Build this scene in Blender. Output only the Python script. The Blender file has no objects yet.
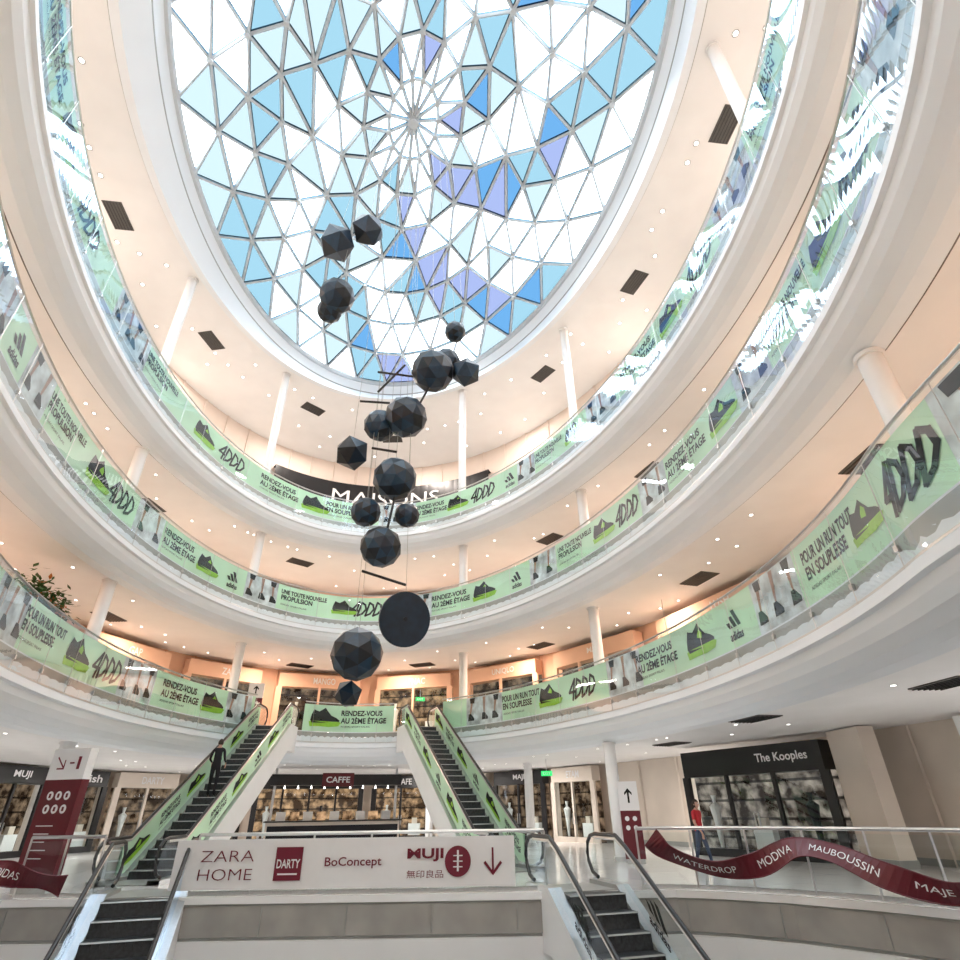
import bpy, bmesh, math, random
from mathutils import Vector, Matrix
random.seed(7)
D2R=math.radians
scene=bpy.context.scene
scene.view_settings.view_transform='Standard'
scene.view_settings.look='None'
scene.view_settings.exposure=0.70
# ------------------------------------------------------------------ materials
def newmat(name):
    m=bpy.data.materials.new(name); m.use_nodes=True; nt=m.node_tree; nt.nodes.clear()
    o=nt.nodes.new('ShaderNodeOutputMaterial'); return m,nt,o
def pbr(name,col,rough=0.5,metal=0.0,var=0.04,scale=6.0,bump=0.0,emis=None,es=0.0,coat=0.0):
    m,nt,o=newmat(name)
    b=nt.nodes.new('ShaderNodeBsdfPrincipled'); nt.links.new(b.outputs[0],o.inputs[0])
    tc=nt.nodes.new('ShaderNodeTexCoord'); n=nt.nodes.new('ShaderNodeTexNoise'); n.inputs['Scale'].default_value=scale
    nt.links.new(tc.outputs['Object'],n.inputs['Vector'])
    r=nt.nodes.new('ShaderNodeValToRGB')
    r.color_ramp.elements[0].position=0.3; r.color_ramp.elements[1].position=0.7
    r.color_ramp.elements[0].color=tuple(max(0,c*(1-var)) for c in col)+(1,)
    r.color_ramp.elements[1].color=tuple(min(1,c*(1+var)) for c in col)+(1,)
    nt.links.new(n.outputs['Fac'],r.inputs[0]); nt.links.new(r.outputs[0],b.inputs['Base Color'])
    b.inputs['Roughness'].default_value=rough; b.inputs['Metallic'].default_value=metal
    if coat: b.inputs['Coat Weight'].default_value=coat
    return m
def emi(name,col,s):
    m,nt,o=newmat(name); e=nt.nodes.new('ShaderNodeEmission'); e.inputs[0].default_value=col+(1,); e.inputs[1].default_value=s
    nt.links.new(e.outputs[0],o.inputs[0]); m.cycles.emission_sampling='NONE'; return m
def glass(name,tint,base=0.06,power=4.0,wave=0.0,rough=0.01,wscale=0.8):
    m,nt,o=newmat(name)
    t=nt.nodes.new('ShaderNodeBsdfTransparent'); t.inputs[0].default_value=tint+(1,)
    g=nt.nodes.new('ShaderNodeBsdfGlossy'); g.inputs['Roughness'].default_value=rough; g.inputs[0].default_value=(0.72,0.84,1,1)
    lw=nt.nodes.new('ShaderNodeLayerWeight'); lw.inputs[0].default_value=0.5
    p=nt.nodes.new('ShaderNodeMath'); p.operation='POWER'; p.inputs[1].default_value=power
    nt.links.new(lw.outputs['Facing'],p.inputs[0])
    ma=nt.nodes.new('ShaderNodeMath'); ma.operation='MULTIPLY_ADD'; ma.inputs[1].default_value=1-base; ma.inputs[2].default_value=base; ma.use_clamp=True
    nt.links.new(p.outputs[0],ma.inputs[0])
    mx=nt.nodes.new('ShaderNodeMixShader'); nt.links.new(ma.outputs[0],mx.inputs[0]); nt.links.new(t.outputs[0],mx.inputs[1]); nt.links.new(g.outputs[0],mx.inputs[2])
    nt.links.new(mx.outputs[0],o.inputs[0])
    if wave:
        tc=nt.nodes.new('ShaderNodeTexCoord'); n=nt.nodes.new('ShaderNodeTexNoise'); n.inputs['Scale'].default_value=wscale; n.inputs['Detail'].default_value=0.3
        nt.links.new(tc.outputs['Object'],n.inputs['Vector'])
        bp=nt.nodes.new('ShaderNodeBump'); bp.inputs['Strength'].default_value=1.0; bp.inputs['Distance'].default_value=wave
        nt.links.new(n.outputs['Fac'],bp.inputs['Height']); nt.links.new(bp.outputs[0],g.inputs['Normal'])
    return m
def pane(name,col):
    m,nt,o=newmat(name)
    t=nt.nodes.new('ShaderNodeBsdfTransparent'); nt.links.new(t.outputs[0],o.inputs[0]); t.inputs[0].default_value=col+(1,); return m
M={}
M['white']=pbr('white_paint',(0.84,0.85,0.86),0.45,var=0.015,scale=1.5)
M['fascia']=pbr('fascia_white',(0.82,0.86,0.90),0.4,var=0.01,scale=1)
M['soffit']=pbr('soffit_plaster',(0.85,0.85,0.85),0.6,var=0.02,scale=1)
M['wall']=pbr('wall_salmon_warmlit',(0.78,0.50,0.36),0.7,var=0.08,scale=0.5)  # warm gallery lighting is put into this orange wall colour
M['wall3']=pbr('wall_peach',(0.78,0.67,0.60),0.7,var=0.05,scale=0.5)
M['beige']=pbr('wall_beige',(0.72,0.64,0.56),0.6,var=0.08,scale=0.6)
M['stone']=pbr('slab_edge_stone',(0.34,0.33,0.31),0.45,var=0.14,scale=1.6)
M['steel']=pbr('brushed_steel',(0.62,0.63,0.64),0.3,metal=1.0,var=0.05,scale=30)
M['grey']=pbr('grey_panel',(0.36,0.37,0.36),0.35,var=0.10,scale=1.2,metal=0.3)
M['black']=pbr('black_rubber',(0.012,0.013,0.015),0.4,var=0.1)
M['blackgloss']=pbr('black_lacquer',(0.010,0.010,0.012),0.3,var=0.1)
M['mint']=pbr('banner_mint',(0.60,0.86,0.63),0.6,var=0.13,scale=0.45)
M['photo']=pbr('banner_photo_print',(0.62,0.68,0.70),0.6,var=0.40,scale=2.2)
M['ink']=pbr('banner_ink',(0.004,0.008,0.008),0.7,var=0.05)
M['lime']=pbr('lime_print',(0.30,0.62,0.04),0.5,var=0.1)
M['skinprint']=pbr('print_skin',(0.38,0.22,0.16),0.6,var=0.2)
M['red']=pbr('maroon_panel',(0.11,0.003,0.012),0.4,var=0.06,coat=0.1)
M['redprint']=pbr('red_print',(0.16,0.006,0.025),0.5,var=0.04)
M['signwhite']=pbr('sign_white',(0.80,0.80,0.81),0.4,var=0.01)
M['step']=pbr('escalator_step',(0.045,0.05,0.055),0.45,metal=0.6,var=0.25,scale=18)
M['vent']=pbr('vent_grille',(0.09,0.085,0.08),0.6,var=0.2,scale=30)
M['framew']=pbr('dome_frame',(0.56,0.61,0.65),0.4,var=0.03)
M['frameb']=pbr('dome_frame_blue',(0.20,0.38,0.52),0.4,var=0.1)
M['leaf']=pbr('leaves',(0.04,0.11,0.025),0.6,var=0.5,scale=12)
M['flower']=pbr('orange_flowers',(0.55,0.16,0.03),0.6,var=0.3,scale=12)
M['downlight']=emi('downlight',(1,0.95,0.88),4.0)
M['green']=emi('exit_green',(0.05,0.7,0.18),1.0)
M['glass']=glass('balustrade_glass',(0.95,0.98,0.97),0.035,2.7,wave=0.08,wscale=0.42)
M['glassn']=glass('clear_glass',(0.90,0.95,0.94),0.05,4.0)
M['p_w']=pane('dome_pane_clear',(0.97,0.99,1.0))
M['p_l']=pane('dome_pane_pale',(0.100,0.124,0.132))
M['p_c']=pane('dome_pane_cyan',(0.056,0.095,0.114))
M['p_b']=pane('dome_pane_blue',(0.024,0.062,0.112))
M['p_v']=pane('dome_pane_violet',(0.060,0.070,0.116))
M['sc1']=pbr('facet_navy',(0.007,0.020,0.040),0.4,metal=0.0,var=0.2)
M['sc2']=pbr('facet_blue',(0.012,0.040,0.078),0.35,metal=0.0,var=0.2)
M['sc3']=pbr('facet_black',(0.002,0.006,0.012),0.45,metal=0.0,var=0.2)
M['skin']=pbr('skin',(0.50,0.29,0.21),0.55,var=0.05)
M['hair']=pbr('hair',(0.03,0.018,0.012),0.6,var=0.3)
M['shirt_r']=pbr('red_shirt',(0.50,0.02,0.03),0.7,var=0.1)
M['jeans']=pbr('jeans',(0.03,0.05,0.10),0.8,var=0.15)
M['dark']=pbr('dark_clothes',(0.008,0.008,0.012),0.8,var=0.1)
def tile(name,c1,c2,mortar,sz,rough):
    m,nt,o=newmat(name); b=nt.nodes.new('ShaderNodeBsdfPrincipled'); nt.links.new(b.outputs[0],o.inputs[0])
    tc=nt.nodes.new('ShaderNodeTexCoord'); br=nt.nodes.new('ShaderNodeTexBrick'); br.offset=0.0
    br.inputs['Scale'].default_value=1.0; br.inputs['Brick Width'].default_value=sz; br.inputs['Row Height'].default_value=sz
    br.inputs['Mortar Size'].default_value=0.006; br.inputs['Color1'].default_value=c1+(1,); br.inputs['Color2'].default_value=c2+(1,); br.inputs['Mortar'].default_value=mortar+(1,)
    nt.links.new(tc.outputs['Object'],br.inputs['Vector']); nt.links.new(br.outputs[0],b.inputs['Base Color']); b.inputs['Roughness'].default_value=rough
    return m
M['floor']=tile('floor_tile',(0.82,0.81,0.80),(0.78,0.77,0.76),(0.5,0.5,0.5),1.2,0.12)
M['floorup']=tile('gallery_tile',(0.80,0.77,0.74),(0.77,0.74,0.71),(0.4,0.35,0.3),1.2,0.3)
def glow_shelves(name,warm,s):  # lit shop interior painted as emission, mottled and striped like shelves
    m,nt,o=newmat(name); e=nt.nodes.new('ShaderNodeEmission'); nt.links.new(e.outputs[0],o.inputs[0])
    tc=nt.nodes.new('ShaderNodeTexCoord'); sp=nt.nodes.new('ShaderNodeSeparateXYZ'); nt.links.new(tc.outputs['Object'],sp.inputs[0])
    n=nt.nodes.new('ShaderNodeTexNoise'); n.inputs['Scale'].default_value=2.6; n.inputs['Detail'].default_value=5; nt.links.new(tc.outputs['Object'],n.inputs[0])
    r=nt.nodes.new('ShaderNodeValToRGB'); r.color_ramp.elements[0].position=.42; r.color_ramp.elements[1].position=.76
    r.color_ramp.elements[0].color=tuple(c*q for c,q in zip(warm,(.06,.05,.045)))+(1,); r.color_ramp.elements[1].color=warm+(1,)
    nt.links.new(n.outputs['Fac'],r.inputs[0])
    m1=nt.nodes.new('ShaderNodeMath'); m1.operation='PINGPONG'; m1.inputs[1].default_value=.28; nt.links.new(sp.outputs[2],m1.inputs[0])
    m2=nt.nodes.new('ShaderNodeMath'); m2.operation='GREATER_THAN'; m2.inputs[1].default_value=.04; nt.links.new(m1.outputs[0],m2.inputs[0])
    mx=nt.nodes.new('ShaderNodeMixRGB'); mx.blend_type='MULTIPLY'; mx.inputs[0].default_value=0.8
    nt.links.new(r.outputs[0],mx.inputs[1]); nt.links.new(m2.outputs[0],mx.inputs[2])
    nt.links.new(mx.outputs[0],e.inputs[0]); e.inputs[1].default_value=s; m.cycles.emission_sampling='NONE'; return m
M['shop_warm']=glow_shelves('shop_glow_warm',(1.0,0.68,0.44),.26)
M['shop_cool']=glow_shelves('shop_glow_cool',(1.0,0.86,0.72),.30)
M['shop_lit']=glow_shelves('shop_glow_bright',(1.0,0.62,0.34),.62)
# ------------------------------------------------------------------ mesh builder
_tc={}
def textmesh(body,bold=0.02,shear=0.0):
    k=(body,bold,shear)
    if k in _tc: return _tc[k]
    c=bpy.data.curves.new('t','FONT'); c.body=body; c.size=1; c.offset=bold; c.shear=shear; c.resolution_u=3
    c.space_line=0.85
    ob=bpy.data.objects.new('t',c); me=bpy.data.meshes.new_from_object(ob)
    vs=[v.co.copy() for v in me.vertices]; fs=[tuple(p.vertices) for p in me.polygons]
    x0=min(v.x for v in vs);x1=max(v.x for v in vs);y0=min(v.y for v in vs);y1=max(v.y for v in vs)
    vs=[((v.x-x0)/(x1-x0)-.5,(v.y-y0)/(y1-y0)-.5) for v in vs]
    bpy.data.objects.remove(ob); bpy.data.curves.remove(c); bpy.data.meshes.remove(me)
    _tc[k]=(vs,fs); return _tc[k]
class MB:
    def __init__(s): s.v=[];s.f=[];s.m=[];s.mats=[]
    def mi(s,mat):
        mm=M[mat] if isinstance(mat,str) else mat
        if mm not in s.mats: s.mats.append(mm)
        return s.mats.index(mm)
    def add(s,vs,fs,mat,X=None):
        b=len(s.v); i=s.mi(mat)
        for v in vs:
            v=Vector(v); s.v.append(tuple(X@v) if X is not None else tuple(v))
        for f in fs: s.f.append(tuple(b+k for k in f)); s.m.append(i)
    def box(s,c,sz,mat,rz=0,X=None):
        hx,hy,hz=[a/2 for a in sz]
        vs=[(x,y,z) for x in(-hx,hx) for y in(-hy,hy) for z in(-hz,hz)]
        T=Matrix.Translation(c)@Matrix.Rotation(rz,4,'Z')
        if X is not None: T=X@T
        s.add(vs,[(0,1,3,2),(4,6,7,5),(0,4,5,1),(2,3,7,6),(0,2,6,4),(1,5,7,3)],mat,T)
    def tube(s,pts,r,mat,n=8,closed=False,caps=True):
        pts=[Vector(p) for p in pts]; N=len(pts); rings=[]
        for i,p in enumerate(pts):
            if closed: d=pts[(i+1)%N]-pts[i-1]
            else: d=pts[min(i+1,N-1)]-pts[max(i-1,0)]
            if d.length<1e-9: d=Vector((0,0,1))
            d.normalize(); up=Vector((0,0,1)) if abs(d.z)<0.9 else Vector((1,0,0))
            a=d.cross(up).normalized(); b=a.cross(d).normalized()
            rr=r[i] if isinstance(r,(list,tuple)) else r
            rings.append([p+(a*math.cos(2*math.pi*k/n)+b*math.sin(2*math.pi*k/n))*rr for k in range(n)])
        vs=[v for R in rings for v in R]; fs=[]
        L=N if closed else N-1
        for i in range(L):
            j=(i+1)%N
            for k in range(n): fs.append((i*n+k,i*n+(k+1)%n,j*n+(k+1)%n,j*n+k))
        if caps and not closed: fs.append(tuple(range(n))[::-1]); fs.append(tuple((N-1)*n+k for k in range(n)))
        s.add(vs,fs,mat)
    def strip(s,A,B,mat,closed=False):
        N=len(A); vs=list(A)+list(B); L=N if closed else N-1
        s.add(vs,[(i,(i+1)%N,N+(i+1)%N,N+i) for i in range(L)],mat)
    def text(s,body,w,h,mat,fn,bold=0.02,shear=0.0):
        vs,fs=textmesh(body,bold,shear)
        s.add([fn(x*w,y*h) for x,y in vs],fs,mat)
    def poly(s,pts,mat,fn): s.add([fn(x,y) for x,y in pts],[tuple(range(len(pts)))],mat)
    def build(s,name,parent=None,smooth=False,origin=None):
        xs=list(zip(*s.v))
        o=Vector(((min(xs[0])+max(xs[0]))/2,(min(xs[1])+max(xs[1]))/2,min(xs[2]))) if origin is None else Vector(origin)
        me=bpy.data.meshes.new(name); me.from_pydata([(v[0]-o.x,v[1]-o.y,v[2]-o.z) for v in s.v],[],s.f)
        for m in s.mats: me.materials.append(m)
        me.polygons.foreach_set('material_index',s.m)
        if smooth: me.polygons.foreach_set('use_smooth',[True]*len(s.f))
        me.update()
        ob=bpy.data.objects.new(name,me); ob.location=o; bpy.context.collection.objects.link(ob)
        if smooth:
            md=ob.modifiers.new('n','EDGE_SPLIT'); md.split_angle=D2R(35)
        if parent: ob.parent=parent
        return ob
def empty(name,loc=(0,0,0)):
    e=bpy.data.objects.new(name,None); e.location=loc; bpy.context.collection.objects.link(e); return e
# ------------------------------------------------------------------ camera
th=D2R(30.41); yaw=D2R(16.19); roll=D2R(-0.87)
cy,sy=math.cos(yaw),math.sin(yaw)
R0=Vector((cy,-sy,0)); FW=Vector((sy*math.cos(th),cy*math.cos(th),math.sin(th))); U0=Vector((-sy*math.sin(th),-cy*math.sin(th),math.cos(th)))
Rt=R0*math.cos(roll)+U0*math.sin(roll); Up=-R0*math.sin(roll)+U0*math.cos(roll)
cd=bpy.data.cameras.new('camera'); cd.sensor_width=36; cd.lens=562.2/960*36; cd.clip_start=0.05; cd.clip_end=500
co=bpy.data.objects.new('camera',cd); bpy.context.collection.objects.link(co)
co.matrix_world=Matrix(((Rt.x,Up.x,-FW.x,0),(Rt.y,Up.y,-FW.y,0),(Rt.z,Up.z,-FW.z,1.5),(0,0,0,1)))
scene.camera=co
# frame aligned with the front landing: q to the right, p away
def G(q,p,z=0): return Vector((q*cy+p*sy,-q*sy+p*cy,z))
# ------------------------------------------------------------------ rings
RING={'A':dict(x0=1.77,y0=15.80,a=8.50,b=14.86,z=4.88),
      'B':dict(x0=1.28,y0=13.90,a=8.50,b=14.80,z=9.83),
      'C':dict(x0=1.16,y0=13.00,a=8.50,b=14.49,z=14.62),
      'E':dict(x0=0.80,y0=12.70,a=9.20,b=14.20,z=22.7),
      'D':dict(x0=1.11,y0=13.24,a=8.66,b=14.14,z=24.2)}
def ep(R,tdeg,off,z):
    t=D2R(tdeg); r=RING[R]; nx,ny=math.cos(t)/r['a'],math.sin(t)/r['b']; l=math.hypot(nx,ny)
    x,y=r['x0']+r['a']*math.cos(t)+nx/l*off,r['y0']+r['b']*math.sin(t)+ny/l*off
    if R=='A':   # the near end of the lowest void is longer than a true ellipse
        u=max(0,(-math.sin(t)-.70)/.30); y-=7.5*u*u
    return Vector((x,y,z))
def speed(R,tdeg):
    t=D2R(tdeg); r=RING[R]; return math.hypot(r['a']*math.sin(t),r['b']*math.cos(t))
def wallpt(level,tdeg,z,inset=0):
    t=D2R(tdeg); c,s_=math.cos(t),math.sin(t)
    if level==0: x0,y0,a,b,e=1.0,14.0,16.2,27.5,0.75
    else: x0,y0,a,b,e=1.1,13.5,13.6,21.5,0.95
    a-=inset;b-=inset
    f=lambda v:math.copysign(abs(v)**e,v)
    return Vector((x0+a*f(c),y0+b*f(s_),z))
NS=180
TS=[i*360/NS for i in range(NS)]
def gallery(R,lower,upper):
    z=RING[R]['z']; mb=MB()
    prof=[(0.02,0,'floorup'),(-.0,-.52,'fascia'),(-.10,-.54,'fascia'),(-.10,-.70,'fascia'),(-.02,-.74,'fascia'),(.02,-.90,'fascia'),(.12,-1.08,'fascia'),(.30,-1.24,'fascia'),(.52,-1.35,'fascia'),(.80,-1.40,'fascia')]
    prev=[wallpt(upper,t,z) for t in TS]
    for off,dz,mat in prof:
        cur=[ep(R,t,off,z+dz) for t in TS]; mb.strip(prev,cur,mat,True); prev=cur
    cur=[ep(R,t,.86,z-1.36) for t in TS]; mb.strip(prev,cur,'vent',True); prev=cur
    cur=[wallpt(lower,t,z-1.36) for t in TS]; mb.strip(prev,cur,'soffit',True)
    return mb.build('gallery_slab',smooth=True)
gallery('A',0,1); gallery('B',1,1); gallery('C',1,1)
mb=MB()
W=[wallpt(1,t,22.7) for t in TS]; prev=W
for R,off,z,mat in (('E',.35,22.7,'soffit'),('E',.30,22.62,'grey'),('E',.0,22.60,'fascia'),('D',.25,23.5,'fascia'),('D',.22,23.56,'grey'),('D',.0,24.1,'fascia')):
    cur=[ep(R,t,off,z) for t in TS]; mb.strip(prev,cur,mat,True); prev=cur
cur=[ep('D',t,1.2,24.3) for t in TS]; mb.strip(prev,cur,'fascia',True)
cur=[wallpt(1,t,24.3) for t in TS]; mb.strip([ep('D',t,1.2,24.3) for t in TS],cur,'fascia',True)
mb.build('ceiling',smooth=True)
for lv,z0,z1,mat in ((0,0,3.52,'beige'),(1,4.88,8.47,'wall'),(2,9.83,13.26,'wall'),(3,14.62,22.7,'wall3')):
    mb=MB(); L=0 if lv==0 else 1
    mb.strip([wallpt(L,t,z0) for t in TS],[wallpt(L,t,z1) for t in TS],mat,True)
    for i in range(0,NS,3):
        a=wallpt(L,TS[i],z0,.04); b=wallpt(L,TS[i],z1,.04); mb.tube([a,b],.05,mat,4)
    mb.strip([wallpt(L,t,z0,.06) for t in TS],[wallpt(L,t,z0+.18,.06) for t in TS],'grey',True)
    mb.build('wall_level_%d'%lv)
# ------------------------------------------------------------------ balustrades & banners
ITEMS={
'A':[('photo',-175.6),('pour',176.5),('shoe',167.8),('4d',160.5),('photo',152.8),('rdv',141),('shoe',131.6),('photo',124),('GAP',111.5),('shoe',96.5),('rdv',84),('GAP',66),('photo',45.8),('pour',35),('shoe',26.8),('4d',18.1),('photo',7.9),('rdv',.3),('shoe',-9.2),('logo',-16.1),('photo',-24.2),('pour',-34.3),('shoe',-40.5),('4d',-47.1),('photo',-53.5),('rdv',-62),('shoe',-72),('4d',-82),('photo',-93),('rdv',-105),('shoe',-116),('4d',-126),('photo',-137),('rdv',-149),('shoe',-159),('4d',-168)],
'B':[('logo',-170.7),('photo',-176),('une',176.5),('shoe',167.1),('4d',160.8),('photo',153.2),('rdv',144.3),('shoe',135.6),('logo',127.9),('photo',118.9),('une',105.1),('shoe',91.4),('4d',83.6),('photo',68.5),('rdv',56.3),('shoe',45.6),('logo',35.8),('photo',28.2),('une',19.2),('shoe',11.6),('4d',5.4),('photo',-.8),('rdv',-8.5),('shoe',-16.7),('photo',-23),('une',-31),('shoe',-39),('4d',-46),('photo',-54),('rdv',-63),('shoe',-73),('logo',-83),('photo',-93),('une',-104),('4d',-116),('photo',-127),('rdv',-138),('shoe',-149),('4d',-158),('photo',-165)],
'C':[('photo',168),('une',157.9),('shoe',143),('4d',133.7),('rdv',117.5),('shoe',104.8),('pour',93.1),('photo',76),('rdv',64.5),('shoe',55.2),('4d',46.6),('logo',38.1),('photo',33),('une',26),('shoe',18),('photo',10.5),('rdv',0),('shoe',-9),('4d',-17),('photo',-26),('une',-37),('shoe',-48),('logo',-58),('photo',-68),('rdv',-80),('4d',-93),('photo',-105),('une',-117),('shoe',-128),('4d',-138),('photo',-148),('rdv',-158),('shoe',-167),('4d',-176)]}
UPPER=[(-.5,-.12),(-.47,.10),(-.40,.34),(-.33,.30),(-.22,.26),(-.10,.36),(-.02,.44),(.06,.30),(.20,.10),(.38,.0),(.49,-.10),(.47,-.22),(-.46,-.24)]
SOLE=[(-.54,-.20),(-.50,-.40),(-.2,-.38),(.15,-.40),(.46,-.36),(.55,-.20),(.46,-.16),(-.46,-.16)]
LACE=[(-.10,.14),(.02,.30),(.14,.16),(.10,-.05),(-.15,-.05)]
def stroke(pts,w):
    out=[]
    for a,b in zip(pts[:-1],pts[1:]):
        d=Vector((b[0]-a[0],b[1]-a[1])); n=Vector((-d.y,d.x)).normalized()*w/2; e=d.normalized()*w*.35
        out.append([(a[0]-e.x+n.x,a[1]-e.y+n.y),(b[0]+e.x+n.x,b[1]+e.y+n.y),(b[0]+e.x-n.x,b[1]+e.y-n.y),(a[0]-e.x-n.x,a[1]-e.y-n.y)])
    return out
def decorate(mb,kind,w,fn,h=1.2):
    """kind artwork centred on 0,0 ; fn maps local x,y to world"""
    def T(body,ww,hh,x,y,mat='ink',b=0.03,sh=0): mb.text(body,ww,hh,mat,lambda a,c:fn(a+x,c+y),b,sh)
    if kind=='rdv':
        T('RENDEZ-VOUS',w*.78,.25,-w*.04,.26); T('AU 2\u00c8ME \u00c9TAGE',w*.86,.32,0,-.06); T('ADIDAS SPORT PALAIS',w*.55,.07,-w*.15,-.36,b=0.0)
    elif kind=='une':
        T('UNE TOUTE NOUVELLE',w*.88,.22,0,.28); T('PROPULSION',w*.6,.24,-w*.13,-.0); T('ADIDAS SPORT PALAIS',w*.5,.07,-w*.18,-.34,b=0.0)
    elif kind=='pour':
        T('POUR UN RUN TOUT',w*.9,.26,0,.28); T('EN SOUPLESSE',w*.7,.26,-w*.09,-.04); T('ADIDAS SPORT PALAIS',w*.5,.07,-w*.18,-.34,b=0.0)
    elif kind=='4d':
        s=w*.84; hh=.74; glyphs=[[(.16,-.5),(.16,.5),(0,-.12),(.24,-.12)]]
        for k in range(3): glyphs.append([(0,-.46),(0,.46),(.13,.30),(.20,0),(.13,-.32),(0,-.46)])
        for gi,g in enumerate(glyphs):
            x0=-.5+gi*.245
            for q in stroke([((x0+x)*s+y*.20,y*hh) for x,y in g],.095): mb.poly(q,'ink',fn)
    elif kind=='shoe':
        s=min(w*.9,1.5)
        mb.poly([(x*s,y*s*.72+.02) for x,y in UPPER],'ink',fn); mb.poly([(x*s,y*s*.72+.02) for x,y in SOLE],'lime',lambda a,b_:fn(a,b_))
        mb.poly([(x*s*.7,y*s*.6+.04) for x,y in LACE],'lime',lambda a,b_:fn(a,b_,.006))
    elif kind=='logo':
        for k in range(3):
            x=-.26+k*.2; hh=.16+.13*k
            mb.poly([(x,-.12),(x+.15,-.12),(x+.15-.12-.05*k,-.12+hh),(x-.12-.05*k,-.12+hh-.0)],'ink',fn)
        T('adidas',.62,.22,0,-.32)
    elif kind=='photo':
        n=max(2,int(w/.6))
        for k in range(n):
            x=-w/2+w*(k+.5)/n; lean=random.uniform(-.14,.14)
            mb.poly([(x-.08,.56),(x+.09,.56),(x+.05+lean,-.15),(x-.02+lean,-.15)],'skinprint',fn)
            x2=x+lean
            mb.poly([(x2-.10,-.12),(x2+.06,-.12),(x2+.26,-.33),(x2+.24,-.42),(x2-.14,-.42)],'ink',lambda a,b_:fn(a,b_,.003))
            if k%2==0: mb.poly([(x-.16,.56),(x+.18,.56),(x+.13,.32),(x-.12,.34)],'ink',lambda a,b_:fn(a,b_,.004))
def balustrade(R):
    z=RING[R]['z']; par=empty('glass_balustrade',(RING[R]['x0'],RING[R]['y0'],z))
    gaps=[(103.8,119.2),(58.6,74.2)] if R=='A' else []
    N=480; ts=[i*360/N for i in range(N+1)]
    def ingap(t): return any(a<t<b for a,b in gaps)
    runs=[];cur=[]
    for t in ts:
        if ingap(t):
            if cur: runs.append(cur); cur=[]
        else: cur.append(t)
    if cur: runs.append(cur)
    g=MB(); st=MB(); bn=MB(); low=MB()
    for r in runs:
        g.strip([ep(R,t,-.03,z-.50) for t in r],[ep(R,t,-.03,z+1.26) for t in r],'glass')
        st.tube([ep(R,t,-.03,z+1.29) for t in r],.03,'steel',6)
        bn.strip([ep(R,t,.03,z-.02) for t in r],[ep(R,t,.03,z+1.20) for t in r],'mint')
    low.strip([ep(R,t,.01,z-.50) for t in ts],[ep(R,t,.01,z-.04) for t in ts],'grey')
    st.strip([ep(R,t,-.05,z-.50) for t in ts],[ep(R,t,-.05,z-.46) for t in ts],'steel')
    arc=0
    for i in range(N):
        t=ts[i]; arc+=speed(R,t)*D2R(360/N)
        if arc>1.5:
            arc=0
            if not ingap(t):
                st.tube([ep(R,t,-.05,z-.5),ep(R,t,-.05,z+1.26)],.008,'steel',4)
                st.box(ep(R,t,-.05,z-.2),(.06,.06,.1),'steel')
    its=ITEMS[R]
    n=len(its)
    for i,(k,t) in enumerate(its):
        if k=='GAP': continue
        tp=its[i-1][1]; tn=its[(i+1)%n][1]
        if tp-t<-180: tp+=360
        if tp-t>180: tp-=360
        if tn-t>180: tn-=360
        if tn-t<-180: tn+=360
        wl=abs(tp-t)/2; wr=abs(tn-t)/2
        if its[i-1][0]=='GAP': wl=min(wl,wr*1.2)
        if its[(i+1)%n][0]=='GAP': wr=min(wr,wl*1.2)
        wt={'photo':.9,'rdv':1.25,'une':1.25,'pour':1.25,'shoe':.85,'4d':1.1,'logo':.75}[k]
        sp=speed(R,t); w=(wl+wr)*D2R(1)*sp*wt
        w=min(w,{'photo':2.6,'rdv':2.7,'une':2.7,'pour':2.9,'shoe':1.6,'4d':2.1,'logo':1.2}[k])
        def fn(x,y,lift=0,t=t,sp=sp,R=R,z=z): return ep(R,t-math.degrees(x/sp),.018-lift,z+.60+y)
        if k=='photo':
            tt=[t+math.degrees((w/2)/sp)*(1-2*j/10) for j in range(11)]
            bn.strip([ep(R,q,.024,z-.02) for q in tt],[ep(R,q,.024,z+1.20) for q in tt],'photo')
        decorate(bn,k,w,fn)
    g.build('glass_panels',par).matrix_parent_inverse=Matrix.Translation(-par.location)
    for b,nm in ((st,'handrail_and_clamps'),(bn,'printed_banner'),(low,'edge_cladding')):
        b.build(nm,par).matrix_parent_inverse=Matrix.Translation(-par.location)
for R in 'ABC': balustrade(R)
# ------------------------------------------------------------------ columns
def column(x,y,z0,z1,r=.21):
    mb=MB(); n=20
    mb.tube([(x,y,z0),(x,y,z0+.12)],r*1.18,'steel',n); mb.tube([(x,y,z0+.12),(x,y,z1-.08)],r,'white',n); mb.tube([(x,y,z1-.08),(x,y,z1)],r*1.2,'white',n)
    mb.build('column',smooth=True)
for x,y in ((-7.15,21.2),(-3.5,29.0),(7.27,28.6),(10.5,20.1),(8.9,5.4),(-6.6,8.0)): column(x,y,4.88,8.47)
for x,y in ((-7.2,20.2),(-3.35,26.9),(6.6,26.0),(10.06,19.1),(9.6,5.0),(-7.6,7.0)): column(x,y,9.83,13.26)
for x,y in ((-7.65,20.5),(-3.6,26.2),(6.3,25.1),(10.1,19.0),(9.9,6.2),(-8.2,8.0)): column(x,y,14.62,22.7,.2)
for x,y in ((-7.15,22.2),(10.5,20.1),(-9.5,30.5),(11.0,30.0),(-3.5,37.5),(7.5,37.5)): column(x,y,0,3.52)
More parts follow.
